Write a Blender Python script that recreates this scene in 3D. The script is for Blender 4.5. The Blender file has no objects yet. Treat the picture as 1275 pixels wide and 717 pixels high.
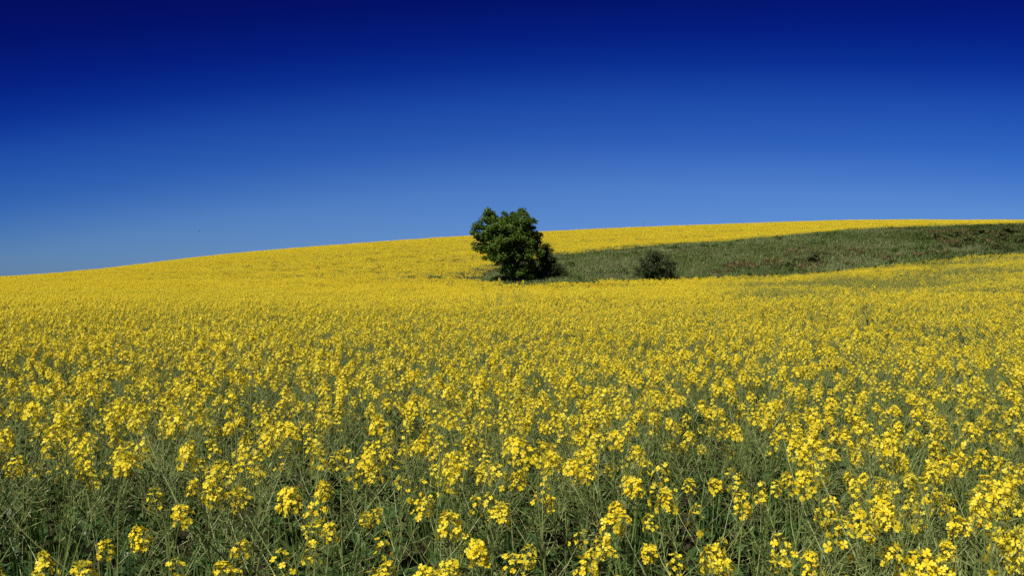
import bpy, bmesh, math, random
import numpy as np
from mathutils import Vector, Matrix

S = bpy.context.scene
C = S.collection
R = math.radians
PI = math.pi

# ------------------------------------------------------------------ camera
EYE = 1.75
F = 1104.0                      # focal length in pixels of a 1275 wide frame
cam = bpy.data.cameras.new("camera")
cam.sensor_width = 36.0
cam.lens = 36.0 * F / 1275.0
cam.clip_start = 0.05
cam.clip_end = 4000
cam_o = bpy.data.objects.new("camera", cam)
cam_o.location = (0, 0, EYE)
cam_o.rotation_euler = (PI / 2, 0, 0)
C.objects.link(cam_o)
S.camera = cam_o

# ------------------------------------------------------------------ sky, sun, exposure
SUN_ELEV = 50.0
SUN_AZ = 217.0                  # compass bearing of the sun, camera looks to 0
world = bpy.data.worlds.new("World")
S.world = world
world.use_nodes = True
wt = world.node_tree
bg = wt.nodes["Background"]
bg.inputs[1].default_value = 0.077
sky = wt.nodes.new("ShaderNodeTexSky")
sky.sky_type = 'NISHITA'
sky.sun_disc = False
sky.sun_elevation = R(SUN_ELEV)
sky.sun_rotation = R(SUN_AZ)
sky.altitude = 200
sky.air_density = 1.0
sky.dust_density = 0.3
sky.ozone_density = 2.0
# a polarising filter darkens the sky with height, away from the sun
tc = wt.nodes.new("ShaderNodeTexCoord")
sep = wt.nodes.new("ShaderNodeSeparateXYZ")
wt.links.new(tc.outputs["Generated"], sep.inputs[0])


def wmath(op, a, b, clamp=False):
    n = wt.nodes.new("ShaderNodeMath")
    n.operation = op
    n.use_clamp = clamp
    for i, v in enumerate((a, b)):
        if isinstance(v, (int, float)):
            n.inputs[i].default_value = v
        elif v is not None:
            wt.links.new(v, n.inputs[i])
    return n.outputs[0]


xx = wmath('MULTIPLY', sep.outputs[0], sep.outputs[0])
tilt = wmath('SUBTRACT', wmath('MULTIPLY', xx, 0.235), wmath('MULTIPLY', sep.outputs[0], 0.045))
eff = wmath('ADD', sep.outputs[2], tilt)
ramp = wt.nodes.new("ShaderNodeValToRGB")
wt.links.new(eff, ramp.inputs[0])
keys = [(0.0, (.205, .39, 1.0)), (.03, (.197, .352, .88)), (.066, (.205, .374, .834)), (.110, (.182, .349, .789)),
        (.164, (.080, .232, .708)), (.206, (.0426, .165, .645)), (.241, (.015, .083, .525)), (.273, (.0068, .043, .42)),
        (.31, (.0050, .0225, .315)), (.38, (.004, .012, .20)), (.52, (.02, .05, .22)), (.75, (.26, .30, .34))]
cr = ramp.color_ramp
while len(cr.elements) < len(keys):
    cr.elements.new(0.5)
for e, (p, c) in zip(cr.elements, keys):
    e.position = p
    e.color = (*c, 1)
mul = wt.nodes.new("ShaderNodeVectorMath")
mul.operation = 'MULTIPLY'
wt.links.new(sky.outputs[0], mul.inputs[0])
wt.links.new(ramp.outputs[0], mul.inputs[1])
wt.links.new(mul.outputs[0], bg.inputs[0])

sun = bpy.data.lights.new("sun", 'SUN')
sun.energy = 4.8
sun.angle = R(0.5)
sun.color = (1.0, 0.95, 0.86)
sun_o = bpy.data.objects.new("sun", sun)
az, el = R(SUN_AZ), R(SUN_ELEV)
to_sun = Vector((math.sin(az) * math.cos(el), math.cos(az) * math.cos(el), math.sin(el)))
sun_o.rotation_euler = to_sun.to_track_quat('Z', 'Y').to_euler()
sun_o.location = to_sun * 60
C.objects.link(sun_o)

S.view_settings.view_transform = 'Standard'
S.view_settings.look = 'None'
S.view_settings.exposure = 0.36
S.view_settings.gamma = 1.0
S.view_settings.use_curve_mapping = False
S.render.engine = 'CYCLES'
S.cycles.max_bounces = 6
S.cycles.diffuse_bounces = 3
S.cycles.glossy_bounces = 2
S.cycles.transmission_bounces = 3
S.cycles.transparent_max_bounces = 4
S.cycles.use_denoising = False
S.cycles.use_adaptive_sampling = False

rng = np.random.default_rng(11)
rnd = random.Random(5)


# ------------------------------------------------------------------ materials
def new_mat(name):
    m = bpy.data.materials.new(name)
    m.use_nodes = True
    nt = m.node_tree
    for n in list(nt.nodes):
        nt.nodes.remove(n)
    return m, nt


def ramp_node(nt, keys, fac):
    r = nt.nodes.new("ShaderNodeValToRGB")
    el = r.color_ramp.elements
    while len(el) < len(keys):
        el.new(0.5)
    for e, (p, c) in zip(el, keys):
        e.position = p
        e.color = (*c, 1)
    nt.links.new(fac, r.inputs[0])
    return r.outputs[0]


def noise_node(nt, scale, detail=3, rough=0.55, vec=None):
    n = nt.nodes.new("ShaderNodeTexNoise")
    n.inputs["Scale"].default_value = scale
    n.inputs["Detail"].default_value = detail
    n.inputs["Roughness"].default_value = rough
    if vec is not None:
        nt.links.new(vec, n.inputs["Vector"])
    return n.outputs["Fac"]


def mix_col(nt, fac, a, b, mode='MIX'):
    n = nt.nodes.new("ShaderNodeMix")
    n.data_type = 'RGBA'
    n.blend_type = mode
    for sock, v in ((n.inputs[0], fac), (n.inputs[6], a), (n.inputs[7], b)):
        if hasattr(v, 'is_linked'):
            nt.links.new(v, sock)
        elif isinstance(v, (int, float)):
            sock.default_value = v
        else:
            sock.default_value = (*v, 1)
    return n.outputs[2]


def thin_leaf(nt, col, transl=0.35, tcol=None, rough=0.5, spec=0.3):
    """diffuse + gloss + light coming through a thin blade"""
    p = nt.nodes.new("ShaderNodeBsdfPrincipled")
    p.inputs["Roughness"].default_value = rough
    p.inputs["Specular IOR Level"].default_value = spec
    nt.links.new(col, p.inputs["Base Color"])
    t = nt.nodes.new("ShaderNodeBsdfTranslucent")
    nt.links.new(tcol if tcol is not None else col, t.inputs["Color"])
    mx = nt.nodes.new("ShaderNodeMixShader")
    mx.inputs[0].default_value = transl
    nt.links.new(p.outputs[0], mx.inputs[1])
    nt.links.new(t.outputs[0], mx.inputs[2])
    o = nt.nodes.new("ShaderNodeOutputMaterial")
    nt.links.new(mx.outputs[0], o.inputs[0])


def island_mat(name, keys, transl=0.3, rough=0.5, spec=0.3, obj_var=0.25):
    m, nt = new_mat(name)
    g = nt.nodes.new("ShaderNodeNewGeometry")
    oi = nt.nodes.new("ShaderNodeObjectInfo")
    a = nt.nodes.new("ShaderNodeMath")
    a.operation = 'MULTIPLY'
    nt.links.new(g.outputs["Random Per Island"], a.inputs[0])
    a.inputs[1].default_value = 1 - obj_var
    b = nt.nodes.new("ShaderNodeMath")
    b.operation = 'MULTIPLY_ADD'
    nt.links.new(oi.outputs["Random"], b.inputs[0])
    b.inputs[1].default_value = obj_var
    nt.links.new(a.outputs[0], b.inputs[2])
    col = ramp_node(nt, keys, b.outputs[0])
    thin_leaf(nt, col, transl, None, rough, spec)
    return m


M = {}
M['petal'] = island_mat('petal_yellow', [(0, (.78, .53, .010)), (.4, (.87, .69, .020)), (.85, (.92, .79, .065)), (1, (.93, .85, .17))], .38, .55, .15, .2)
M['bud'] = island_mat('bud_green', [(0, (.30, .30, .03)), (1, (.50, .46, .04))], .15, .6, .2)
M['stem'] = island_mat('stem_green', [(0, (.12, .16, .04)), (.6, (.18, .22, .065)), (1, (.29, .30, .12))], .0, .5, .3)
M['pod'] = island_mat('pod_green', [(0, (.095, .14, .03)), (.6, (.18, .225, .062)), (1, (.34, .34, .135))], .14, .5, .3)
M['leaf'] = island_mat('leaf_green', [(0, (.025, .058, .015)), (.6, (.045, .09, .022)), (1, (.10, .15, .04))], .2, .45, .35)
M['grass'] = island_mat('grass_green', [(0, (.05, .105, .025)), (.6, (.09, .165, .035)), (1, (.18, .22, .06))], .3, .45, .35)
M['tree_leaf'] = island_mat('tree_leaf', [(0, (.034, .072, .010)), (.5, (.078, .145, .015)), (1, (.17, .235, .036))], .3, .5, .22, .1)
M['bush_leaf'] = island_mat('bush_leaf', [(0, (.016, .032, .009)), (.55, (.036, .062, .014)), (.8, (.075, .078, .025)), (1, (.15, .095, .04))], .18, .5, .3, .1)
M['bramble_leaf'] = island_mat('bramble_leaf', [(0, (.06, .085, .02)), (.6, (.11, .14, .036)), (1, (.22, .17, .07))], .3, .5, .3, .3)


def simple_noise_mat(name, keys, scale, rough=0.9, bump=0.0):
    m, nt = new_mat(name)
    t = nt.nodes.new("ShaderNodeTexCoord")
    f = noise_node(nt, scale, 6, .65, t.outputs["Object"])
    col = ramp_node(nt, keys, f)
    p = nt.nodes.new("ShaderNodeBsdfPrincipled")
    p.inputs["Roughness"].default_value = rough
    p.inputs["Specular IOR Level"].default_value = .2
    nt.links.new(col, p.inputs["Base Color"])
    if bump:
        bn = nt.nodes.new("ShaderNodeBump")
        bn.inputs["Strength"].default_value = bump
        nt.links.new(f, bn.inputs["Height"])
        nt.links.new(bn.outputs[0], p.inputs["Normal"])
    o = nt.nodes.new("ShaderNodeOutputMaterial")
    nt.links.new(p.outputs[0], o.inputs[0])
    return m


M['bark'] = simple_noise_mat('bark', [(.3, (.05, .038, .026)), (.7, (.14, .11, .08))], 9, .9, .6)
M['soil'] = simple_noise_mat('soil', [(.3, (.030, .022, .013)), (.5, (.045, .036, .018)), (.7, (.06, .055, .025))], 1.3, .95, .5)
M['pale_soil'] = simple_noise_mat('pale_soil', [(.3, (.15, .105, .07)), (.7, (.24, .18, .12))], 2.0, .95, .5)
M['wood'] = simple_noise_mat('weathered_wood', [(.3, (.10, .09, .075)), (.7, (.2, .18, .15))], 14, .85, .4)
M['feather'] = simple_noise_mat('dark_feather', [(.3, (.02, .02, .022)), (.7, (.05, .05, .052))], 20, .7)

# grass of the bank: colour wanders over the slope (places of dry growth and of darker herbs)
m, nt = new_mat('bank_grass')
g = nt.nodes.new("ShaderNodeNewGeometry")
f1 = noise_node(nt, 0.11, 4, .6, g.outputs["Position"])
f2 = noise_node(nt, 0.55, 4, .65, g.outputs["Position"])
base = ramp_node(nt, [(.30, (.125, .19, .042)), (.46, (.22, .285, .09)), (.60, (.29, .34, .135))], f1)
sp = nt.nodes.new("ShaderNodeSeparateXYZ")
nt.links.new(g.outputs["Position"], sp.inputs[0])
mr = nt.nodes.new("ShaderNodeMapRange")
mr.inputs["From Min"].default_value = 46
mr.inputs["From Max"].default_value = 62
nt.links.new(sp.outputs[0], mr.inputs["Value"])
herb = nt.nodes.new("ShaderNodeMath")
herb.operation = 'MULTIPLY'
nt.links.new(mr.outputs[0], herb.inputs[0])
nt.links.new(ramp_node(nt, [(.36, (.15, .15, .15)), (.56, (1, 1, 1))], noise_node(nt, .32, 4, .6, g.outputs["Position"])), herb.inputs[1])
base = mix_col(nt, herb.outputs[0], base, (.085, .105, .022))
dry = ramp_node(nt, [(.60, (0, 0, 0)), (.70, (1, 1, 1))], f2)
c1 = mix_col(nt, dry, base, (.24, .19, .085))
rnd_b = ramp_node(nt, [(0, (.65, .65, .65)), (1, (1.2, 1.2, 1.2))], g.outputs["Random Per Island"])
c2 = mix_col(nt, 1.0, c1, rnd_b, 'MULTIPLY')
thin_leaf(nt, c2, .4, None, .6, .2)
M['bank_grass'] = m
M['rank_herb'] = island_mat('rank_herb', [(0, (.045, .085, .016)), (.6, (.09, .14, .03)), (1, (.15, .19, .05))], .35, .6, .2)
M['dry_herb'] = island_mat('dry_herb', [(0, (.13, .085, .04)), (.6, (.22, .155, .075)), (1, (.30, .25, .12))], .3, .7, .15)


# ------------------------------------------------------------------ mesh building
class MB:
    """vertices, faces and a material per face: ends as ONE mesh"""

    def __init__(self):
        self.v, self.f, self.m = [], [], []

    def add(self, vs, fs, mat):
        n = len(self.v)
        self.v.extend([tuple(p) for p in vs])
        for q in fs:
            self.f.append(tuple(i + n for i in q))
            self.m.append(mat)

    def extend(self, o):
        n = len(self.v)
        self.v.extend(o.v)
        self.f.extend([tuple(i + n for i in q) for q in o.f])
        self.m.extend(o.m)

    def mesh(self, name, smooth=False):
        me = bpy.data.meshes.new(name)
        me.from_pydata(self.v, [], self.f)
        mats = []
        for x in self.m:
            if x not in mats:
                mats.append(x)
        for x in mats:
            me.materials.append(M[x])
        if len(mats) > 1:
            me.polygons.foreach_set("material_index", [mats.index(x) for x in self.m])
        if smooth:
            me.polygons.foreach_set("use_smooth", [True] * len(me.polygons))
        me.update()
        return me


def frame_of(d):
    d = Vector(d).normalized()
    a = Vector((0, 0, 1)) if abs(d.z) < .9 else Vector((1, 0, 0))
    u = d.cross(a).normalized()
    return d, u, d.cross(u).normalized()


def tube(mb, pts, radii, mat, sides=4):
    pts = [Vector(p) for p in pts]
    vs, fs = [], []
    for i, p in enumerate(pts):
        d = (pts[min(i + 1, len(pts) - 1)] - pts[max(i - 1, 0)])
        _, u, w = frame_of(d)
        for k in range(sides):
            a = 2 * PI * k / sides
            vs.append(p + (u * math.cos(a) + w * math.sin(a)) * radii[i])
    for i in range(len(pts) - 1):
        for k in range(sides):
            a, b = i * sides + k, i * sides + (k + 1) % sides
            fs.append((a, b, b + sides, a + sides))
    fs.append(tuple(range((len(pts) - 1) * sides, len(pts) * sides)))
    mb.add(vs, fs, mat)


def spindle(mb, a, b, r, mat, at=.55, sides=3):
    a, b = Vector(a), Vector(b)
    d, u, w = frame_of(b - a)
    mid = a.lerp(b, at)
    vs = [a] + [mid + (u * math.cos(2 * PI * k / sides) + w * math.sin(2 * PI * k / sides)) * r for k in range(sides)] + [b]
    fs = []
    for k in range(sides):
        k2 = (k + 1) % sides
        fs += [(0, 1 + k2, 1 + k), (sides + 1, 1 + k, 1 + k2)]
    mb.add(vs, fs, mat)


def blade(mb, base, direction, length, width, droop, mat, segs=4, fold=.25, wide_at=.45):
    """a leaf: rib curving over, two halves folded along it"""
    p = Vector(base)
    d = Vector(direction).normalized()
    step = length / segs
    vs, fs = [], []
    for i in range(segs + 1):
        t = i / segs
        w = width * .5 * (math.sin(PI * min(1, t / (2 * wide_at))) if t < wide_at else math.cos(PI / 2 * (t - wide_at) / (1 - wide_at)) ** .8)
        w = max(w, width * .04)
        side = d.cross(Vector((0, 0, 1)))
        side = side.normalized() if side.length > .05 else Vector((1, 0, 0))
        up = side.cross(d).normalized()
        vs += [p - side * w + up * w * fold, p, p + side * w + up * w * fold]
        p = p + d * step
        d = (d + Vector((0, 0, -droop / segs))).normalized()
    for i in range(segs):
        a = i * 3
        fs += [(a, a + 1, a + 4, a + 3), (a + 1, a + 2, a + 5, a + 4)]
    mb.add(vs, fs, mat)


def link(name, me, parent=None):
    o = bpy.data.objects.new(name, me)
    C.objects.link(o)
    if parent:
        o.parent = parent
    return o


def tag(o, label=None, cat=None, group=None, kind=None):
    for k, v in (('label', label), ('category', cat), ('group', group), ('kind', kind)):
        if v:
            o[k] = v
    return o


def empty(name, loc):
    o = bpy.data.objects.new(name, None)
    o.location = loc
    o.empty_display_size = .2
    C.objects.link(o)
    return o


# ------------------------------------------------------------------ the lie of the land
# per bearing: distance, row in the photograph at which what grows there ends, height of what grows there
TAB = {
    -700: [(20, 398, 1.05), (45, 372, 1.05), (90, 370, 1.05), (150, 370, 1.05), (230, 373, 1.05), (400, 392, 1.05)],
    0: [(20, 397, 1.05), (45, 369, 1.05), (70, 360, 1.05), (95, 354, 1.05), (130, 348.5, 1.05), (170, 345, 1.05), (230, 348, 1.05), (400, 365, 1.05)],
    300: [(20, 396, 1.05), (45, 366, 1.05), (60, 361, 1.05), (95, 347, 1.05), (130, 332, 1.05), (180, 319, 1.05), (220, 315.5, 1.05), (270, 317, 1.05), (400, 340, 1.05)],
    560: [(20, 396, 1.05), (42, 367, 1.05), (55, 366, 1.05), (80, 356, 1.05), (110, 332, 1.05), (150, 311, 1.05), (200, 298, 1.05), (235, 295.5, 1.05), (290, 300, 1.05), (400, 318, 1.05)],
    690: [(20, 396, 1.05), (42, 364, 1.05), (50, 361, 1.05), (65, 364, 1.0), (85, 357, .3), (93, 350, .3), (108, 320, .3), (117, 313, .9), (150, 301, 1.05), (200, 291, 1.05), (235, 288, 1.05), (290, 293, 1.05), (400, 312, 1.05)],
    900: [(18, 398, 1.05), (30, 372, 1.05), (40, 362, 1.05), (50, 360, 1.05), (65, 352, 1.05), (74, 350, 1.05), (88, 353, .3), (92, 348, .3), (96, 339, .3), (118, 301, .3), (126, 297.5, .9), (160, 289, 1.05), (200, 282, 1.05), (235, 279.5, 1.05), (290, 285, 1.05), (400, 300, 1.05)],
    1100: [(18, 396, 1.05), (26, 372, 1.05), (34, 362, 1.05), (42, 363, 1.05), (55, 355, 1.05), (70, 340, 1.05), (82, 334, 1.05), (90, 336, .3), (96, 327, .3), (124, 285, .3), (132, 281.5, .9), (170, 277.5, 1.05), (215, 274.6, 1.05), (260, 275, 1.05), (400, 292, 1.05)],
    1275: [(18, 394, 1.05), (26, 368, 1.05), (34, 356, 1.05), (48, 346, 1.05), (65, 329, 1.05), (82, 318, 1.05), (90, 319, .3), (96, 312, .3), (132, 279, .4), (140, 277, .8), (180, 275, 1.05), (215, 274.5, 1.05), (260, 276, 1.05), (400, 295, 1.05)],
    1900: [(18, 390, 1.05), (30, 360, 1.05), (50, 335, 1.05), (82, 300, 1.05), (90, 301, .3), (140, 268, .4), (150, 267, .8), (215, 266, 1.05), (260, 268, 1.05), (400, 290, 1.05)],
}


def pchip_slopes(x, y):
    h = np.diff(x)
    dl = np.diff(y, axis=0) / h.reshape(-1, *([1] * (y.ndim - 1)))
    m = np.zeros_like(y)
    a, b = dl[:-1], dl[1:]
    w1 = (2 * h[1:] + h[:-1]).reshape(-1, *([1] * (y.ndim - 1)))
    w2 = (h[1:] + 2 * h[:-1]).reshape(-1, *([1] * (y.ndim - 1)))
    with np.errstate(divide='ignore', invalid='ignore'):
        hm = (w1 + w2) / (w1 / a + w2 / b)
    m[1:-1] = np.where(a * b > 0, hm, 0)
    m[0], m[-1] = dl[0], dl[-1]
    return m


def hermite(x, y, m, q):
    i = np.clip(np.searchsorted(x, q) - 1, 0, len(x) - 2)
    h = x[i + 1] - x[i]
    t = (q - x[i]) / h
    return (y[i] * (1 + 2 * t) * (1 - t) ** 2 + m[i] * h * t * (1 - t) ** 2 + y[i + 1] * t * t * (3 - 2 * t) + m[i + 1] * h * t * t * (t - 1))


LD = np.linspace(math.log(1.0), math.log(700.0), 420)
COLS = np.array(sorted(TAB), float)
GRID = []
for c in COLS:
    t = TAB[int(c)]
    d = np.array([1.0, 3.0, 7.0] + [a for a, _, _ in t] + [700.0])
    z = np.array([0, 0, 0] + [EYE + (358.5 - r) / F * a - h for a, r, h in t] + [EYE + (358.5 - t[-1][1] - 22) / F * 700])
    x = np.log(d)
    GRID.append(hermite(x, z, pchip_slopes(x, z), LD))
GRID = np.array(GRID)                       # columns x log distance
GM = pchip_slopes(COLS, GRID)


def ground_at(x, y):
    x, y = np.atleast_1d(np.asarray(x, float)), np.atleast_1d(np.asarray(y, float))
    yy = np.clip(y, 1.0, 699.0)
    px = np.clip(637.5 + F * x / yy, COLS[0], COLS[-1])
    l = (np.log(yy) - LD[0]) / (LD[1] - LD[0])
    j = np.clip(l.astype(int), 0, len(LD) - 2)
    fr = l - j
    i = np.clip(np.searchsorted(COLS, px) - 1, 0, len(COLS) - 2)
    h = COLS[i + 1] - COLS[i]
    t = (px - COLS[i]) / h

    def at(jj):
        return (GRID[i, jj] * (1 + 2 * t) * (1 - t) ** 2 + GM[i, jj] * h * t * (1 - t) ** 2 + GRID[i + 1, jj] * t * t * (3 - 2 * t)
                + GM[i + 1, jj] * h * t * t * (t - 1))
    z = at(j) * (1 - fr) + at(j + 1) * fr
    z = z + .07 * np.sin(x * .31 + 1.3) * np.sin(y * .23) * np.clip((y - 7) / 20, 0, 1)
    return z


def gz(x, y):
    return float(ground_at(x, y)[0])


_lat = rng.random((64, 64))


def vnoise(x, y, s):
    """smooth value noise over the plan, cell size s metres"""
    u, v = np.asarray(x) / s, np.asarray(y) / s
    i, j = np.floor(u).astype(int), np.floor(v).astype(int)
    a, b = u - i, v - j
    a, b = a * a * (3 - 2 * a), b * b * (3 - 2 * b)
    g = lambda p, q: _lat[p % 64, q % 64]
    return (g(i, j) * (1 - a) + g(i + 1, j) * a) * (1 - b) + (g(i, j + 1) * (1 - a) + g(i + 1, j + 1) * a) * b


BANK_PX = [592, 600, 640, 690, 900, 1100, 1275, 1900]
BANK_LO = [93, 86, 82, 80, 85, 87.5, 87.5, 87.5]
BANK_HI = [97, 101, 106, 110, 120, 127, 136, 145]


def bank_edges(x, y):
    """metres inside the grass bank's foot and top edges (negative = outside)"""
    px = 637.5 + F * x / np.maximum(y, 1)
    lo = np.interp(px, BANK_PX, BANK_LO)
    hi = np.interp(px, BANK_PX, BANK_HI)
    wob = (vnoise(x, y, 4.0) - .5) * 1.6
    a, b = y - lo + wob, hi - y + wob
    c = (px - 590) * y / F
    return np.minimum(np.minimum(a, b), c), a, b, c


def crop_height(x, y):
    """1 = full height; the crop is lower next to the grass"""
    inside, a, b, c = bank_edges(x, y)
    out = -np.minimum(np.minimum(a, b), c)
    h = np.clip(.45 + out / 7.0, .45, 1.0)
    front = np.clip(.9 + (-a) / 5, .9, 1.0)
    h = np.where((a < 0), np.maximum(h, front), h)
    h = h * (1 + .09 * np.clip((x - .6) / .8, 0, 1) * np.clip((4.2 - y) / 1.2, 0, 1))
    return h * (1 + .18 * (vnoise(x, y, 3.1) - .5) + .10 * (vnoise(x + 71, y, .9) - .5))


# ground sheet
ys = np.concatenate([np.linspace(-40, 1, 14), np.exp(np.linspace(math.log(1.5), math.log(690), 230))])
ss = np.linspace(-1, 1, 241)
vs = []
for y in ys:
    w = max(45.0, .95 * y + 30)
    s3 = (np.abs(ss) ** 1.15) * np.sign(ss) * w
    zz = ground_at(s3, np.full_like(s3, y))
    vs.append(np.stack([s3, np.full_like(s3, y), zz], 1))
nv = len(ss)
vs = np.concatenate(vs)
fs = [(r * nv + c, r * nv + c + 1, (r + 1) * nv + c + 1, (r + 1) * nv + c) for r in range(len(ys) - 1) for c in range(nv - 1)]
me = bpy.data.meshes.new("ground")
me.from_pydata(vs.tolist(), [], fs)
me.polygons.foreach_set("use_smooth", [True] * len(fs))
me.materials.append(M['soil'])
ground = link("ground", me)
tag(ground, kind='structure')


# ------------------------------------------------------------------ oilseed rape: parts of one plant
def petal_flower(mb, r, c, n, size):
    """four petals in a cross, bowl shaped"""
    n, u, w = frame_of(n)
    a0 = r.uniform(0, PI)
    bowl = r.uniform(.1, .55)
    for k in range(4):
        a = a0 + k * PI / 2 + r.uniform(-.15, .15)
        d = u * math.cos(a) + w * math.sin(a)
        s = n.cross(d)
        L, W = size * r.uniform(.85, 1.1), size * .46 * r.uniform(.85, 1.15)
        m1 = c + d * L * .5 + n * L * bowl * .45
        t1 = c + d * L * .95 + n * L * bowl * r.uniform(.3, .8)
        mb.add([c, m1 + s * W * .8, m1 - s * W * .8, t1 + s * W, t1 - s * W, t1 + d * L * .12], [(0, 1, 2), (1, 3, 5, 4, 2)], 'petal')


def flower_head(r, top, axis, size=1.0, n=18, loose=1.0):
    mb = MB()
    d, u, w = frame_of(axis)
    for i in range(n):
        t = (i + r.random()) / n
        h = (-.046 * loose + (.014 + .046 * loose) * t) * size
        a = i * 2.4 + r.uniform(-.4, .4)
        out = u * math.cos(a) + w * math.sin(a)
        rad = (.028 - .016 * t * t) * size * r.uniform(.7, 1.3)
        p = Vector(top) + d * (h + .012 * size) + out * rad
        q = Vector(top) + d * (h - .014 * size)
        nrm = out * (1.0 - .7 * t) + d * (.25 + .7 * t) + Vector((r.uniform(-.5, .5), r.uniform(-.5, .5), r.uniform(-.5, .4)))
        petal_flower(mb, r, p, nrm, (.0094 * size) * r.uniform(.8, 1.2))
        spindle(mb, q, p, .0010, 'stem', .5, 3)
    for i in range(9):
        a = i * 2.4
        out = u * math.cos(a) + w * math.sin(a)
        b = Vector(top) + d * (.014 + .012 * r.random()) * size + out * .008 * size * r.random()
        spindle(mb, b, b + (d + out * .5).normalized() * .010 * size, .0025 * size, 'bud', .6, 4)
    return mb


def curve_pts(p0, d0, length, bend_to, n, r, wob=.05):
    p, d = Vector(p0), Vector(d0).normalized()
    out = [p.copy()]
    for i in range(n):
        p = p + d * (length / n)
        out.append(p.copy())
        d = (d + Vector(bend_to) * (1.1 / n) + Vector((r.uniform(-wob, wob), r.uniform(-wob, wob), 0))).normalized()
    return out


def on_curve(pts, t):
    x = t * (len(pts) - 1)
    i = min(int(x), len(pts) - 2)
    return pts[i].lerp(pts[i + 1], x - i), (pts[i + 1] - pts[i]).normalized()


def add_pods(mb, r, pts, t0, t1, n, plen):
    for i in range(n):
        t = t0 + (t1 - t0) * (i + r.random() * .8) / n
        p, d = on_curve(pts, t)
        _, u, w = frame_of(d)
        a = i * 2.4 + r.uniform(-.5, .5)
        out = u * math.cos(a) + w * math.sin(a)
        ang = r.uniform(.7, 1.6)
        dr = (d * math.cos(ang) + out * math.sin(ang)).normalized()
        L = plen * r.uniform(.6, 1.25) * (1 - .45 * max(0, (t - .75) * 4))
        mid = p + dr * L * .5
        end = mid + (dr + d * r.uniform(.1, .5) + Vector((r.uniform(-.3, .3), r.uniform(-.3, .3), r.uniform(-.1, .4)))).normalized() * L * .55
        spindle(mb, p, mid, .0009, 'stem', .5, 3)
        spindle(mb, mid - dr * L * .08, end, .0019, 'pod', .4, 3)


def plant_variant(seed, n_br, n_bare, height, lush=1.0):
    """parts of a plant: stem, leaves, branches with their pods and heads"""
    r = random.Random(seed)
    lean = Vector((r.uniform(-.12, .12), r.uniform(-.12, .12), 1))
    st = curve_pts((0, 0, -.03), lean, height * .93, (r.uniform(-.08, .08), r.uniform(-.08, .08), .1), 8, r, .03)
    stem = MB()
    tube(stem, st, [.0050 - .0033 * i / 8 for i in range(9)], 'stem', 5)
    leaves = []
    for i in range(r.choice((3, 4, 4))):
        lm = MB()
        t = .10 + .17 * i + r.uniform(0, .06)
        p, d = on_curve(st, t)
        a = r.uniform(0, 2 * PI)
        L = (.26 - .05 * i) * r.uniform(.8, 1.15) * lush
        blade(lm, p, (math.cos(a), math.sin(a), r.uniform(.5, 1.0)), L, L * .27, r.uniform(.8, 1.7), 'leaf', 5, .25, .4)
        leaves.append(lm)
    branches = []
    total = n_br + n_bare
    for i in range(total):
        tw, pods = MB(), MB()
        bare = i >= n_br
        if i == 0:                                  # the leader
            p, d = on_curve(st, .90)
            top_h = height * r.uniform(.98, 1.04)
            d0, bend = d, (0, 0, .3)
        else:
            t = r.uniform(.36, .84)
            p, d = on_curve(st, t)
            a = i * 2.4 + r.uniform(-.5, .5)
            sp = r.uniform(.55, 1.25) * (1.0 if bare else 1)
            d0 = Vector((math.cos(a) * sp, math.sin(a) * sp, 1.0))
            bend = (0, 0, r.uniform(.25, .7))
            top_h = height * r.uniform(.84, 1.03) * (.86 if bare else 1)
        L = max(.16, (top_h - p.z) * (1.15 if i else 1.0))
        bp = curve_pts(p, d0, L, bend, 6, r, .13)
        tube(tw, bp, [.0026 - .0013 * k / 6 for k in range(7)], 'stem', 4)
        add_pods(pods, r, bp, .30 if i else .0, .93 if not bare else 1.0, int((24 if i else 18) * (1.25 if bare else 1)), .070)
        if i == 0:
            add_pods(pods, r, st, .60, .95, 20, .070)
        if i and r.random() < .7:
            a = r.uniform(0, 2 * PI)
            blade(tw, on_curve(bp, .12)[0], (math.cos(a), math.sin(a), .9), .08, .018, .6, 'leaf', 3)
        head = None
        if not bare:
            d1 = (bp[-1] - bp[-2]).normalized()
            head = flower_head(r, bp[-1], d1 + Vector((0, 0, .4)), r.uniform(.86, 1.22), *r.choice(((9, 1.6), (14, 1.35), (20, 1.15), (25, 1.0), (28, 1.0), (32, 1.2))))
        branches.append((tw, pods, head))
    return stem, leaves, branches


SPECS = [(5, 2, 1.06), (6, 2, 1.10), (4, 3, 1.02), (7, 2, 1.08), (5, 3, 1.14), (3, 4, 1.00), (6, 2, 1.04), (4, 2, 1.16), (5, 2, .98), (7, 1, 1.12), (3, 3, 1.08), (6, 3, 1.02)]
VAR = [plant_variant(100 + i, *s) for i, s in enumerate(SPECS)]
HEADS = [s[0] for s in SPECS]

lib_full = bpy.data.collections.new("rapeseed_near")       # sources of the scattered crop
lib_mid = bpy.data.collections.new("rapeseed_middle")
lib_far = bpy.data.collections.new("rapeseed_far")
for stem, leaves, branches in VAR:
    j = MB()
    j.extend(stem)
    for l in leaves:
        j.extend(l)
    for tw, pods, head in branches:
        j.extend(tw)
        j.extend(pods)
        if head:
            j.extend(head)
    lib_full.objects.link(bpy.data.objects.new("rapeseed", j.mesh("rapeseed")))


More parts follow.
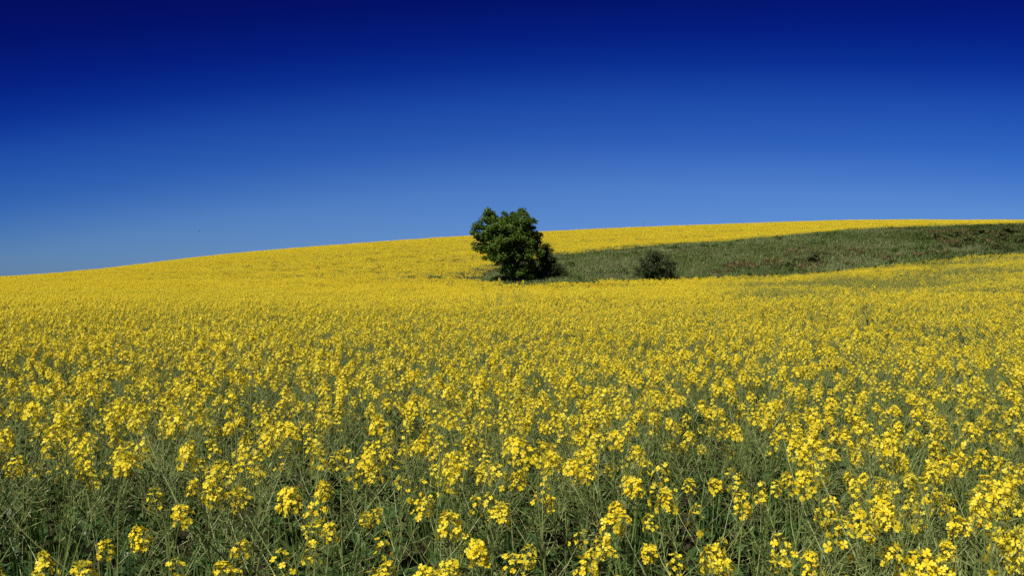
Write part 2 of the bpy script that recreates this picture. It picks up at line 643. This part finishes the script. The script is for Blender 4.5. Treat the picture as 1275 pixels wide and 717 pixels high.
def small_plant(mb, r, ox, oy, n_heads, per_head, fl, n_pods, h0=1.05, leaves=2):
    """a plant for the middle distance: every flower one small bent face"""
    for i in range(n_heads):
        a = r.uniform(0, 2 * PI)
        rad = r.uniform(.02, .20)
        b = Vector((ox + math.cos(a) * rad * .3, oy + math.sin(a) * rad * .3, h0 * .35))
        top = Vector((ox + math.cos(a) * rad, oy + math.sin(a) * rad, h0 * r.uniform(.80, 1.05)))
        spindle(mb, b, top, .004, 'stem', .3, 3)
        for k in range(per_head):
            t = (k + r.random()) / per_head
            aa = k * 2.4 + r.random()
            out = Vector((math.cos(aa), math.sin(aa), 0))
            p = top + Vector((0, 0, -.05 + .065 * t)) + out * (.034 - .018 * t * t)
            n, u, w = frame_of(out * (1 - .6 * t) + Vector((r.uniform(-.3, .3), r.uniform(-.3, .3), .3 + .6 * t)))
            s = fl * r.uniform(.8, 1.2)
            g = n * s * .35
            mb.add([p + u * s + g, p + w * s, p - u * s + g, p - w * s], [(0, 1, 3), (1, 2, 3)], 'petal')
        for k in range(n_pods):
            t = r.uniform(.35, .92)
            p = b.lerp(top, t)
            aa = r.uniform(0, 2 * PI)
            spindle(mb, p, p + Vector((math.cos(aa), math.sin(aa), r.uniform(0, .8))).normalized() * .075, .003, 'pod', .5, 3)
    for i in range(leaves):
        a = r.uniform(0, 2 * PI)
        blade(mb, (ox, oy, h0 * r.uniform(.1, .45)), (math.cos(a), math.sin(a), .8), .22, .06, 1.2, 'leaf', 3)


for i in range(10):
    r = random.Random(300 + i)
    j = MB()
    if i < 8:
        small_plant(j, r, 0, 0, (6, 7, 6, 8, 7, 7, 6, 6)[i], 20, .0098, 8)
    else:                                       # past its bloom: few petals left, many pods
        small_plant(j, r, 0, 0, 5, 3, .0100, 22)
    lib_mid.objects.link(bpy.data.objects.new("rapeseed", j.mesh("rapeseed")))
for i in range(8):
    r = random.Random(400 + i)
    j = MB()
    for k in range(16):
        ox, oy, hh = r.uniform(-.85, .85), r.uniform(-.85, .85), 1.05 * r.uniform(.88, 1.08)
        if i < 6:
            small_plant(j, r, ox, oy, r.choice((4, 5, 5, 6)), 9, .0185, 2, hh, 1)
        else:
            small_plant(j, r, ox, oy, 5, 2, .019, 9, hh, 2)
    lib_far.objects.link(bpy.data.objects.new("rapeseed", j.mesh("rapeseed")))


# ------------------------------------------------------------------ scattering
def jitter(x0, x1, y0, y1, step, amount=.95):
    nx, ny = max(1, int((x1 - x0) / step)), max(1, int((y1 - y0) / step))
    gx, gy = np.meshgrid(np.arange(nx), np.arange(ny))
    x = x0 + (gx.ravel() + .5 + amount * (rng.random(nx * ny) - .5)) * step
    y = y0 + (gy.ravel() + .5 + amount * (rng.random(nx * ny) - .5)) * step
    return x, y


def scatter(name, sets, label, cat=None):
    """ONE object: geometry nodes put copies of each set's sources on its points"""
    co = np.concatenate([s[0] for s in sets])
    rot = np.concatenate([s[1] for s in sets])
    scl = np.concatenate([s[2] for s in sets])
    idx = np.concatenate([s[3] for s in sets])
    which = np.concatenate([np.full(len(s[0]), k) for k, s in enumerate(sets)])
    me = bpy.data.meshes.new(name)
    me.vertices.add(len(co))
    me.vertices.foreach_set("co", co.astype(np.float32).ravel())
    for n, t, d in (("place_rot", 'FLOAT_VECTOR', rot), ("place_scale", 'FLOAT_VECTOR', scl)):
        a = me.attributes.new(n, t, 'POINT')
        a.data.foreach_set("vector", d.astype(np.float32).ravel())
    for n, d in (("place_index", idx), ("place_set", which)):
        a = me.attributes.new(n, 'INT', 'POINT')
        a.data.foreach_set("value", d.astype(np.int32))
    me.update()
    o = link(name, me)
    tag(o, label, cat, None, 'stuff')
    ng = bpy.data.node_groups.new(name + "_scatter", 'GeometryNodeTree')
    ng.interface.new_socket("Geometry", in_out='INPUT', socket_type='NodeSocketGeometry')
    ng.interface.new_socket("Geometry", in_out='OUTPUT', socket_type='NodeSocketGeometry')
    N, Lk = ng.nodes, ng.links
    gi, go = N.new('NodeGroupInput'), N.new('NodeGroupOutput')
    jn = N.new('GeometryNodeJoinGeometry')

    def attr(n, t):
        a = N.new('GeometryNodeInputNamedAttribute')
        a.data_type = t
        a.inputs[0].default_value = n
        return a.outputs[0]
    ra, sa, ia, wa = attr("place_rot", 'FLOAT_VECTOR'), attr("place_scale", 'FLOAT_VECTOR'), attr("place_index", 'INT'), attr("place_set", 'INT')
    e2r = N.new('FunctionNodeEulerToRotation')
    Lk.new(ra, e2r.inputs[0])
    for k, s in enumerate(sets):
        ci = N.new('GeometryNodeCollectionInfo')
        ci.inputs[0].default_value = s[4]
        ci.inputs['Separate Children'].default_value = True
        ci.inputs['Reset Children'].default_value = True
        cmp_ = N.new('FunctionNodeCompare')
        cmp_.data_type = 'INT'
        cmp_.operation = 'EQUAL'
        ins = [q for q in cmp_.inputs if q.type == 'INT']
        Lk.new(wa, ins[0])
        ins[1].default_value = k
        ip = N.new('GeometryNodeInstanceOnPoints')
        Lk.new(gi.outputs[0], ip.inputs['Points'])
        Lk.new(cmp_.outputs[0], ip.inputs['Selection'])
        Lk.new(ci.outputs[0], ip.inputs['Instance'])
        ip.inputs['Pick Instance'].default_value = True
        Lk.new(ia, ip.inputs['Instance Index'])
        Lk.new(e2r.outputs[0], ip.inputs['Rotation'])
        Lk.new(sa, ip.inputs['Scale'])
        Lk.new(ip.outputs[0], jn.inputs[0])
    Lk.new(jn.outputs[0], go.inputs[0])
    md = o.modifiers.new("scatter", 'NODES')
    md.node_group = ng
    return o


def make_set(x, y, n_src, coll, sc, tilt=.08, idx=None, sink=0.0):
    n = len(x)
    z = ground_at(x, y) - sink
    rot = np.stack([rng.normal(0, tilt, n), rng.normal(0, tilt, n), rng.random(n) * 2 * PI], 1)
    if idx is None:
        idx = rng.integers(0, n_src, n)
    if sc.ndim == 1:
        sc = np.stack([sc, sc, sc], 1)
    return (np.stack([x, y, z], 1), rot, sc, idx, coll)


def tramline(x, y):
    """wheel tracks of the sprayer: bare pairs that follow the contour"""
    q = (y + .18 * x + 3.5 * np.sin(x / 38.0)) % 27.0
    return (np.abs(q - 12.6) < .30) | (np.abs(q - 14.4) < .30)


# near plants: chosen in order of distance
x, y = jitter(-9, 9, -2.2, 11, .305)
keep = ~((np.abs(x) < .55) & (y < .9) & (y > -.9))
thin = (x < -.75) & (y < 2.9) & (y > 1)
keep &= ~(thin & (rng.random(len(x)) < .45))
keep &= rng.random(len(x)) > .30 * (vnoise(x, y, 1.1) > .62) + .24 * np.clip((5.0 - y) / 2.0, 0, 1)
x, y = x[keep], y[keep]
vis = (y > 1.98) & (np.abs(x) < .577 * y + .10)
order = np.argsort(np.where(vis, y, 1e9))
N_SINGLE = 294
single = order[:N_SINGLE]
rest = np.setdiff1d(np.arange(len(x)), single)
sx, sy = x[single], y[single]
rx, ry = x[rest], y[rest]
near_far_edge = 11

proto_parts = []
ORD = ["", "first", "second", "third", "fourth", "fifth", "sixth", "seventh", "eighth", "ninth", "tenth", "eleventh", "twelfth", "thirteenth", "fourteenth",
       "fifteenth", "sixteenth", "seventeenth", "eighteenth", "nineteenth", "twentieth", "twenty-first"]
NUM = ["no", "one", "two", "three", "four", "five", "six", "seven"]
CROP = "single rapeseed plants at the front of the field"


def build_plant(parts):
    stem, leaves, branches = parts
    root = empty("rapeseed_plant", (0, 0, 0))
    link("stem", stem.mesh("stem"), root)
    for l in leaves:
        link("leaf", l.mesh("leaf"), root)
    for tw, pods, head in branches:
        b = link("branch", tw.mesh("branch"), root)
        link("pod_sprays", pods.mesh("pod_sprays"), b)
        if head:
            link("flower_head", head.mesh("flower_head"), b)
    return root


def children_map(root):
    return [(c, list(c.children)) for c in root.children]


protos, used = [], set()
for parts in VAR:
    p = build_plant(parts)
    protos.append((p, children_map(p)))


def copy_plant(k):
    root, kids = protos[k]
    if k not in used:
        used.add(k)
        return root
    r = root.copy()
    C.objects.link(r)
    for c, subs in kids:
        d = c.copy()
        C.objects.link(d)
        d.parent = r
        for s in subs:
            e = s.copy()
            C.objects.link(e)
            e.parent = d
    return r


# rows of plants counted from the front, each from left to right
ROWS = 15
so = np.argsort(sy)
sx, sy = sx[so], sy[so]
hh = crop_height(sx, sy)
sz = ground_at(sx, sy)
per = int(math.ceil(len(sx) / ROWS))
for row in range(ROWS):
    ids = np.arange(row * per, min(len(sx), (row + 1) * per))
    ids = ids[np.argsort(sx[ids] / sy[ids])]
    for q, i in enumerate(ids):
        k = rnd.randrange(len(VAR))
        o = copy_plant(k)
        tall = float(hh[i]) * rnd.uniform(.88, 1.12)
        o.location = (sx[i], sy[i], sz[i])
        tx, ty = rnd.gauss(0, .07), rnd.gauss(0, .07)
        o.rotation_euler = (tx, ty, rnd.uniform(0, 2 * PI))
        o.scale = (1, 1, tall)
        hgt = SPECS[k][2] * tall
        word = "tall" if hgt > 1.13 else "low" if hgt < .98 else "mid-height"
        tag(o, f"{word} rapeseed plant with {NUM[HEADS[k]]} yellow heads, {ORD[q + 1]} from left in {ORD[row + 1]} row from the front",
            "rapeseed plant", CROP)

# six tall ones standing clear of the crop farther off
TALL = [(617, 22.0, 1.90, 3, "tall rapeseed plant standing above the crop just below the round tree's left side"),
        (646, 27.0, 1.80, 2, "tall thin rapeseed plant standing above the crop below the round tree's trunk"),
        (1006, 15.5, 1.55, 0, "bushy rapeseed plant standing above the crop below the small brown shrub"),
        (1022, 16.5, 1.72, 10, "single tall rapeseed stalk rising beside the bushy one below the brown shrub"),
        (1074, 15.0, 1.70, 7, "tall rapeseed plant rising over the greenish hollow, left of a bushier one"),
        (1088, 15.3, 1.66, 6, "tall bushy rapeseed plant rising over the greenish hollow on the right")]
for px, d, h, k, lab in TALL:
    o = copy_plant(k)
    X = (px - 637.5) / F * d
    o.location = (X, d, gz(X, d))
    s = h / SPECS[k][2]
    o.scale = (1.15, 1.15, s)
    o.rotation_euler = (0, 0, rnd.uniform(0, 6))
    tag(o, lab, "rapeseed plant", "tall rapeseed plants above the crop")

for k, (p, kids) in enumerate(protos):          # a kind that was never drawn
    if k not in used:
        for c, subs in kids:
            for s_ in subs:
                bpy.data.objects.remove(s_)
            bpy.data.objects.remove(c)
        bpy.data.objects.remove(p)

# the rest of the crop: one object
sets = []
sets.append(make_set(rx, ry, len(VAR), lib_full, crop_height(rx, ry) * rng.uniform(.9, 1.1, len(rx)), .07))
x, y = jitter(-22, 22, 11, 24, .275)
k = np.abs(x) < .80 * y + 3
x, y = x[k], y[k]
k = rng.random(len(x)) > .35 * (vnoise(x, y, 1.7) > .66)
x, y = x[k], y[k]
sets.append(make_set(x, y, len(VAR), lib_full, crop_height(x, y) * rng.uniform(.9, 1.1, len(x)), .07))
x, y = jitter(-60, 60, 24, 64, .315)
k = np.abs(x) < .85 * y + 4
x, y = x[k], y[k]


def past_bloom(x, y):
    px = 637.5 + F * x / y
    g = np.clip((px - 850) / 90, 0, 1) * np.clip((1420 - px) / 200, 0, 1) * np.clip((y - 25) / 8, 0, 1) * np.clip((92 - y) / 8, 0, 1)
    return g * np.clip(.50 + .7 * vnoise(x, y, 6.0), 0, .95)


green = past_bloom(x, y)
idx = np.where(rng.random(len(x)) < green * .97 + .04, rng.integers(8, 10, len(x)), rng.integers(0, 8, len(x)))
sets.append(make_set(x, y, 10, lib_mid, crop_height(x, y) * rng.uniform(.9, 1.1, len(x)), .07, idx))
x, y = jitter(-250, 250, 64, 285, 1.25, 1.0)
ins, a, b, c = bank_edges(x, y)
k = (np.abs(x) < .86 * y + 10) & (ins < -.25)
x, y = x[k], y[k]
k = ~tramline(x, y)
x, y = x[k], y[k]
h = crop_height(x, y) * rng.uniform(.92, 1.08, len(x))
idx = np.where(rng.random(len(x)) < past_bloom(x, y) * .95, rng.integers(6, 8, len(x)), rng.integers(0, 6, len(x)))
sets.append(make_set(x, y, 8, lib_far, np.stack([np.ones_like(h) * .95, np.ones_like(h) * .95, h], 1), .03, idx))
scatter("rapeseed_field", sets, "yellow flowering rapeseed crop covering the hillside")

# ------------------------------------------------------------------ grass bank
lib_tuft = bpy.data.collections.new("bank_tufts")
for i in range(6):
    r = random.Random(500 + i)
    j = MB()
    for k in range(70):
        a = r.uniform(0, 2 * PI)
        b = Vector((r.uniform(-.5, .5), r.uniform(-.5, .5), -.05))
        L = r.uniform(.22, .5) * (1.5 if r.random() < .07 else 1)
        blade(j, b, (math.cos(a) * .5, math.sin(a) * .5, 1), L, .035, r.uniform(.2, .9), 'bank_grass', 2, .15, .3)
    lib_tuft.objects.link(bpy.data.objects.new("grass_tuft", j.mesh("grass_tuft")))
x, y = jitter(-6, 150, 78, 152, .62, 1.0)
ins, a, b, c = bank_edges(x, y)
k = (ins > -.2) & (x < .70 * y + 6)


def at_px(px, row, lo=84, hi=150, above=0.15):
    """where the sight line of a photo pixel first meets the ground between two distances"""
    d = np.linspace(lo, hi, 700)
    X = (px - 637.5) / F * d
    z = ground_at(X, d) + above
    r = 358.5 - (z - EYE) / d * F
    i = np.argmax(r <= row) if (r <= row).any() else int(np.argmin(r))
    return float(X[i]), float(d[i])


BARE = [(893, 340, .8, .5), (1103, 300, .9, .5), (1116, 314, .8, .4)]
bare_xy = []
for px, row, rxx, ryy in BARE:
    X, Y = at_px(px, row)
    bare_xy.append((X, Y, rxx, ryy))
    k &= ((x - X) / rxx) ** 2 + ((y - Y) / ryy) ** 2 > .7 + .5 * rng.random(len(x))
x, y = x[k], y[k]
inside = np.clip(bank_edges(x, y)[0] / 3, 0, 1)
sc = rng.uniform(.75, 1.15, len(x)) * (.8 + .5 * vnoise(x, y, 3.0))
bank_sets = [make_set(x, y, 6, lib_tuft, sc, .05)]
for mat, n in (('rank_herb', 5), ('dry_herb', 4)):
    lib = bpy.data.collections.new(mat)
    for i in range(n):
        r = random.Random(550 + i)
        j = MB()
        for k in range(46):
            a = r.uniform(0, 2 * PI)
            b = Vector((r.uniform(-.35, .35), r.uniform(-.35, .35), r.uniform(-.05, .25)))
            blade(j, b, (math.cos(a), math.sin(a), r.uniform(.4, 1.6)), r.uniform(.25, .55), .075, r.uniform(.3, 1.2), mat, 2, .2, .4)
        lib.objects.link(bpy.data.objects.new("herb_tuft", j.mesh("herb_tuft")))
    x, y = jitter(-6, 150, 78, 152, .75, 1.0)
    ins, a, b, c = bank_edges(x, y)
    px = 637.5 + F * x / y
    if mat == 'rank_herb':
        p = .75 * np.clip(1 - b / 2.2, 0, 1) + .65 * np.clip(1 - (y - 91) / 4.5, 0, 1) * (vnoise(x, y, 5.0) > .3) + .35 * (vnoise(x + 9, y, 2.6) > .68)
        p = p + .5 * np.clip((px - 1120) / 60, 0, 1) * (vnoise(x, y + 5, 3.0) > .45)
    else:
        p = np.zeros_like(x)
        for qx, qr, w, hh_ in ((1000, 328, 6.0, 3.2), (1040, 315, 4.5, 3.0), (1075, 308, 3.5, 2.0), (925, 330, 3.0, 1.5), (895, 339, 2.6, 1.0), (1215, 300, 4.0, 2.5), (1180, 290, 3.0, 2.0), (1130, 320, 5.0, 1.4), (1235, 291, 5, 1.5)):
            X, Y = at_px(qx, qr)
            p = p + .75 * np.clip(1.3 - np.hypot((x - X) / w, (y - Y) / hh_), 0, 1) * (vnoise(x, y, 1.4) > .35)
    k = (ins > -.1) & (x < .70 * y + 6) & (rng.random(len(x)) < p)
    bank_sets.append(make_set(x[k], y[k], n, lib, rng.uniform(.7, 1.2, int(k.sum())), .1))
scatter("bank_grass", bank_sets, "rough green grass covering the bank below the upper field", "grass")

for X, Y, ra, rb in bare_xy:                     # patches of bare pale earth
    vs, fs = [], []
    n = 18
    for ring, q in enumerate((0.0, .55, 1.0)):
        for a in range(n if ring else 1):
            t = 2 * PI * a / n
            f = q * (1 + .22 * math.sin(3 * t + X) + .12 * math.sin(7 * t))
            px_, py_ = X + ra * 1.25 * f * math.cos(t), Y + rb * 1.25 * f * math.sin(t)
            vs.append((px_, py_, gz(px_, py_) + .05 * (1 - q) - (.03 if ring == 2 else 0) + .012))
    for a in range(n):
        b = (a + 1) % n
        fs.append((0, 1 + a, 1 + b))
        fs.append((1 + a, 1 + n + a, 1 + n + b, 1 + b))
    me = bpy.data.meshes.new("bare_earth")
    me.from_pydata(vs, [], fs)
    me.materials.append(M['pale_soil'])
    tag(link("bare_earth", me), kind='structure')


# ------------------------------------------------------------------ trees and shrubs
def crown_mesh(lobes, n_clumps, per_clump, leaf, clump_r, mat, seed, flat=1.0):
    """leaves in clumps, clumps gathered near the skin of overlapping lobes"""
    g = np.random.default_rng(seed)
    L = np.array(lobes, float)
    vol = L[:, 3] ** 2
    V, Fc = [], []
    base = 0
    for _ in range(n_clumps):
        c = L[g.choice(len(L), p=vol / vol.sum())]
        d = g.normal(size=3)
        d /= np.linalg.norm(d)
        rr = c[3] * .95 * (g.random() ** .45)
        ctr = c[:3] + d * rr * np.array([1, 1, flat])
        cr = clump_r * g.uniform(.6, 1.2)
        n = int(per_clump * g.uniform(.6, 1.3))
        p = g.normal(size=(n, 3))
        p /= np.linalg.norm(p, axis=1)[:, None]
        p = ctr + p * (g.random(n) ** .5)[:, None] * cr * np.array([1, 1, .75])
        nr = g.normal(size=(n, 3)) * .8 + np.array([0, 0, .9]) + d * .5
        nr /= np.linalg.norm(nr, axis=1)[:, None]
        u = np.cross(nr, g.normal(size=(n, 3)))
        u /= np.linalg.norm(u, axis=1)[:, None]
        w = np.cross(nr, u)
        s = (leaf * g.uniform(.7, 1.3, n))[:, None]
        q = np.stack([p - u * s, p + w * s * .42 + nr * s * .1, p + u * s, p - w * s * .42 + nr * s * .1], 1).reshape(-1, 3)
        V.append(q)
        Fc.append((base + np.arange(n * 4)).reshape(-1, 4))
        base += n * 4
    V, Fc = np.concatenate(V), np.concatenate(Fc)
    me = bpy.data.meshes.new("crown")
    me.from_pydata(V.tolist(), [], Fc.tolist())
    me.materials.append(M[mat])
    return me


def limbs(root, stems, name="limb"):
    for pts, r0, r1 in stems:
        mb = MB()
        n = len(pts)
        tube(mb, pts, [r0 + (r1 - r0) * i / (n - 1) for i in range(n)], 'bark', 7)
        link(name, mb.mesh(name, True), root)


def wander(r, a, b, n=5, amp=.12):
    a, b = Vector(a), Vector(b)
    L = (b - a).length
    out = []
    for i in range(n + 1):
        t = i / n
        w = math.sin(PI * t) * amp * L
        out.append(a.lerp(b, t) + Vector((r.uniform(-w, w), r.uniform(-w, w), r.uniform(-w, w) * .4)))
    return out


TD = 95.0
TX = (646 - 637.5) / F * TD
tz = gz(TX, TD)
tree = empty("round_tree", (TX, TD, tz))
tag(tree, "dark green round-crowned tree standing alone at the left end of the grass bank", "tree")


def tp(px, row, dy=0.0):
    return ((px - 637.5) / F * TD - TX, dy, EYE + (358.5 - row) / F * TD - tz)


K = TD / F
lobes = []
for px, row, rad, dy in [(626, 298, 27, 0), (612, 291, 15, -.6), (606, 311, 8, 0), (650, 298, 20, -.5), (641, 276, 19, .3), (653, 281, 16, -.6), (608, 274, 13, .2), (609, 270, 9, -.2), (620, 282, 13, -.4), (597, 289, 11, -.2), (600, 303, 11, .4), (612, 316, 12, -.5),
                         (632, 318, 20, -.8), (663, 301, 16, .3), (668, 312, 9, -.3), (650, 322, 17, -.9), (640, 336, 14, -.6), (655, 337, 14, .2), (630, 335, 9, .4), (630, 296, 22, -1.6)]:
    a = tp(px, row, dy)
    lobes.append((a[0], a[1], a[2], rad * K * 1.0))
r = random.Random(8)
tr = MB()
tube(tr, [(0, 0, -.3), (-.05, .05, .5), (-.2, 0, 1.3), (-.35, .1, 2.2)], [.42, .30, .26, .22], 'bark', 9)
link("trunk", tr.mesh("trunk", True), tree)
ends = [tp(608, 279), tp(640, 274), tp(598, 296, .3), tp(664, 300, .3), tp(628, 285, -1.2), tp(650, 318, -.8), tp(620, 312, .5)]
limbs(tree, [(wander(r, (-.3, .08, 1.2 + .14 * i), e, 5, .07), .15, .03) for i, e in enumerate(ends)])
link("crown", crown_mesh(lobes, 600, 100, .135, .50, 'tree_leaf', 3), tree)


def shrub(name, px, row, wpx, hpx, label, mat, seed, clumps=40, per=60, leaf=.09, group=None, d=None, cat="shrub"):
    if d is None:
        X, Y = at_px(px, row)
    else:
        X, Y = (px - 637.5) / F * d, d
    z = gz(X, Y)
    k = Y / F
    W, H = wpx * k, hpx * k
    root = empty(name, (X, Y, z))
    tag(root, label, cat, group)
    r = random.Random(seed)
    lob = []
    for i in range(11):
        a = r.uniform(0, 2 * PI)
        q = r.uniform(.0, .40)
        lob.append((math.cos(a) * W * q, math.sin(a) * W * q * .8, H * r.uniform(.22, .80 - q * .8), min(W, H * 1.25) * r.uniform(.10, .25)))
    lob.append((W * .36, 0, H * .2, H * .2))
    flat = min(1.0, H / W * 1.25)
    st = []
    for l in lob[:4]:
        st.append((wander(r, (r.uniform(-.1, .1), r.uniform(-.1, .1), -.1), l[:3], 4, .1), .05 + .01 * H, .012))
    limbs(root, st, "stem")
    link("foliage", crown_mesh(lob, clumps, per, leaf, min(W, H) * .13, mat, seed, flat), root)
    return root


shrub("shrub", 677, 351, 56, 44, "added shrub standing in for the shadow at the right foot of the round tree", 'bush_leaf', 21, 170, 80, .09, d=96.5)  # added foliage in place of the tree's cast shadow and shaded lower leaves
shrub("shrub", 815, 347, 56, 44, "dark bushy shrub with brownish tips standing alone on the grass bank", 'bush_leaf', 22, 190, 70, .085, d=92.5)
shrub("shrub", 1013, 327, 17, 17, "small brown-tinged shrub halfway up the grass bank", 'bush_leaf', 23, 30, 50, .08)
shrub("shrub", 983, 332, 14, 8, "low brownish shrub at the foot of the bank, left of the small brown shrub", 'bush_leaf', 24, 22, 45, .08)
EDGE = "low shrubs along the bank's top edge"
shrub("shrub", 776, 312, 22, 7, "low dark shrub on the bank's top edge above the lone bushy shrub", 'bramble_leaf', 25, 24, 45, .08, EDGE)
shrub("shrub", 742, 314, 14, 5, "smallest shrub on the bank's top edge, nearest the round tree", 'bramble_leaf', 26, 16, 45, .08, EDGE)
shrub("shrub", 967, 297, 20, 6, "low dark shrub on the bank's top edge above the brown-tinged shrub", 'bramble_leaf', 27, 24, 45, .08, EDGE)
shrub("shrub", 1125, 286, 16, 6, "low green shrub on the bank's top edge above the bare earth patches", 'bramble_leaf', 28, 20, 45, .08, EDGE)
BR = "brambles on the right of the bank"
for i, (px, row, w, h, lab) in enumerate([
        (1164, 297, 20, 9, "dark bramble farthest left in the bramble thicket on the bank"),
        (1188, 293, 24, 9, "dark bramble near the top of the bank, second from left in the thicket"),
        (1186, 306, 26, 8, "bramble lowest on the left side of the bank's thicket"),
        (1212, 299, 26, 9, "bramble in the middle of the dark thicket on the bank"),
        (1222, 290, 24, 8, "bramble in the thicket's upper middle, just under the top grass"),
        (1236, 308, 26, 8, "bramble at the foot of the thicket above the yellow fold"),
        (1246, 297, 24, 9, "bramble right of the middle one in the dark thicket"),
        (1262, 289, 26, 9, "bramble at the upper right of the dark thicket by the frame edge"),
        (1272, 302, 26, 9, "bramble at the lower right of the dark thicket by the frame edge")]):
    shrub("bramble", px, row + 2, w * 1.7, h * 1.45, lab, 'bramble_leaf', 40 + i, 110, 40, .11, BR, cat="bramble")

# ------------------------------------------------------------------ undergrowth and weeds at the front
lib_ug = bpy.data.collections.new("undergrowth_leaves")
for i in range(5):
    r = random.Random(600 + i)
    j = MB()
    for k in range(9):
        a = r.uniform(0, 2 * PI)
        L = r.uniform(.14, .30)
        blade(j, (r.uniform(-.05, .05), r.uniform(-.05, .05), r.uniform(0, .22)), (math.cos(a), math.sin(a), r.uniform(.5, 1.6)), L, L * r.uniform(.25, .4), r.uniform(.6, 1.6), 'leaf', 5, .2, .45)
    lib_ug.objects.link(bpy.data.objects.new("leaf_clump", j.mesh("leaf_clump")))
x, y = jitter(-9, 9, -1.5, 13, .40)
k = ~((np.abs(x) < .4) & (np.abs(y) < .6))
x, y = x[k], y[k]
scatter("undergrowth", [make_set(x, y, 5, lib_ug, rng.uniform(.7, 1.35, len(x)), .1)], "dark leafy undergrowth between the rapeseed stems", "undergrowth")

lib_gr = bpy.data.collections.new("grass_tufts")
for i in range(5):
    r = random.Random(700 + i)
    j = MB()
    for k in range(14):
        a = r.uniform(0, 2 * PI)
        L = r.uniform(.45, .95)
        blade(j, (r.uniform(-.05, .05), r.uniform(-.05, .05), -.02), (math.cos(a) * .22, math.sin(a) * .22, 1), L, r.uniform(.008, .014), r.uniform(.1, .9), 'grass', 6, .3, .3)
    lib_gr.objects.link(bpy.data.objects.new("grass_tuft", j.mesh("grass_tuft")))
x, y = jitter(-4.5, 5.5, 1.2, 6.5, .13)
p = np.clip((-.55 - x) / .5, 0, 1) * np.clip((3.6 - y) / .8, 0, 1)
k = rng.random(len(x)) < np.maximum(p * .85, .07)
x, y = x[k], y[k]
scatter("grass", [make_set(x, y, 5, lib_gr, rng.uniform(.75, 1.1, len(x)), .08)], "long green grass blades growing among the rapeseed at the front", "grass")

WD = "broad-leaved weeds at the front"
for i, (px, row, d, n, lab) in enumerate([(112, 690, 2.35, 7, "broad-leaved weed among the grass blades in the bottom left corner"),
                                         (160, 655, 2.6, 6, "broad-leaved weed with arching leaves behind the bottom left grass"),
                                         (250, 690, 2.3, 6, "broad-leaved weed right of the bottom left grass, close to the frame's lower edge"),
                                         (60, 640, 2.8, 5, "broad-leaved weed with few leaves at the left edge of the frame")]):
    r = random.Random(800 + i)
    X = (px - 637.5) / F * d
    w = empty("broad_leaved_weed", (X, d, gz(X, d)))
    tag(w, lab, "weed", WD)
    st = curve_pts((0, 0, -.02), (.05, .05, 1), .72, (0, 0, .2), 6, r)
    mb = MB()
    tube(mb, st, [.006 - .0006 * q for q in range(7)], 'stem', 5)
    link("stem", mb.mesh("stem"), w)
    for q in range(n):
        mb = MB()
        p_, _ = on_curve(st, .45 + .55 * q / n)
        a = q * 2.4 + i
        L = r.uniform(.16, .26)
        blade(mb, p_, (math.cos(a), math.sin(a), r.uniform(.3, .9)), L, L * .42, r.uniform(.6, 1.5), 'leaf', 6, .2, .45)
        link("leaf", mb.mesh("leaf", True), w)

# ------------------------------------------------------------------ post on the skyline, bird
d = 226.0
X = (801 - 637.5) / F * d
z = gz(X, d)
post = empty("wooden_post", (X, d, z))
tag(post, "thin weathered wooden post sticking up on the skyline right of the tree", "post")
h = 1.75 + (358.5 - 275.5) / F * d - z
mb = MB()
tube(mb, [(0, 0, -.3), (0, 0, h * .5), (.01, 0, h - .05), (.01, 0, h)], [.07, .065, .06, .03], 'wood', 8)
link("pole", mb.mesh("pole"), post)

d = 120.0
bx, bz = (248 - 637.5) / F * d, EYE + (358.5 - 287.5) / F * d
bm = bmesh.new()
rings = [(-.20, .004, .010), (-.13, .016, .016), (-.05, .038, .034), (.04, .042, .038), (.10, .026, .026), (.13, .028, .028), (.16, .018, .018), (.185, .003, .003)]
prev = None
allr = []
for px_, ry_, rz_ in rings:
    allr.append([bm.verts.new((px_, ry_ * math.cos(2 * PI * k / 8), rz_ * math.sin(2 * PI * k / 8))) for k in range(8)])
for a, b in zip(allr, allr[1:]):
    for k in range(8):
        bm.faces.new((a[k], a[(k + 1) % 8], b[(k + 1) % 8], b[k]))
bm.faces.new(allr[0][::-1])
bm.faces.new(allr[-1])
for s in (1, -1):                                # wings grow out of the body's sides
    k0 = 0 if s > 0 else 4
    root_v = [(.07, .035 * s, .012), (-.05, .035 * s, .010)]
    secs = [((.075, .02), (-.05, .02), 0.0), ((.095, .14), (-.035, .14), .045), ((.05, .25), (-.03, .25), .05), ((-.01, .33), (-.035, .33), .03)]
    pr = None
    for (x0, y0), (x1, y1), zz in secs:
        q = [bm.verts.new((x0, y0 * s, zz + .006)), bm.verts.new((x1, y1 * s, zz + .004)), bm.verts.new((x1, y1 * s, zz - .002)), bm.verts.new((x0, y0 * s, zz - .006))]
        if pr:
            for k in range(4):
                bm.faces.new((pr[k], pr[(k + 1) % 4], q[(k + 1) % 4], q[k]))
        pr = q
    bm.faces.new(pr)
t = [bm.verts.new(v) for v in ((-.17, .012, .004), (-.29, .045, .004), (-.29, -.045, .004), (-.17, -.012, .004), (-.17, .012, -.004), (-.29, .045, -.003), (-.29, -.045, -.003), (-.17, -.012, -.004))]
for q in ((0, 1, 2, 3), (7, 6, 5, 4), (0, 4, 5, 1), (1, 5, 6, 2), (2, 6, 7, 3), (3, 7, 4, 0)):
    bm.faces.new([t[i] for i in q])
bmesh.ops.recalc_face_normals(bm, faces=bm.faces)
me = bpy.data.meshes.new("bird")
bm.to_mesh(me)
bm.free()
me.materials.append(M['feather'])
bird = link("bird", me)
bird.location = (bx, d, bz)
bird.scale = (.75, .75, .75)
bird.rotation_euler = (R(14), 0, R(195))
tag(bird, "tiny dark bird gliding in the blue sky over the left slope", "bird")
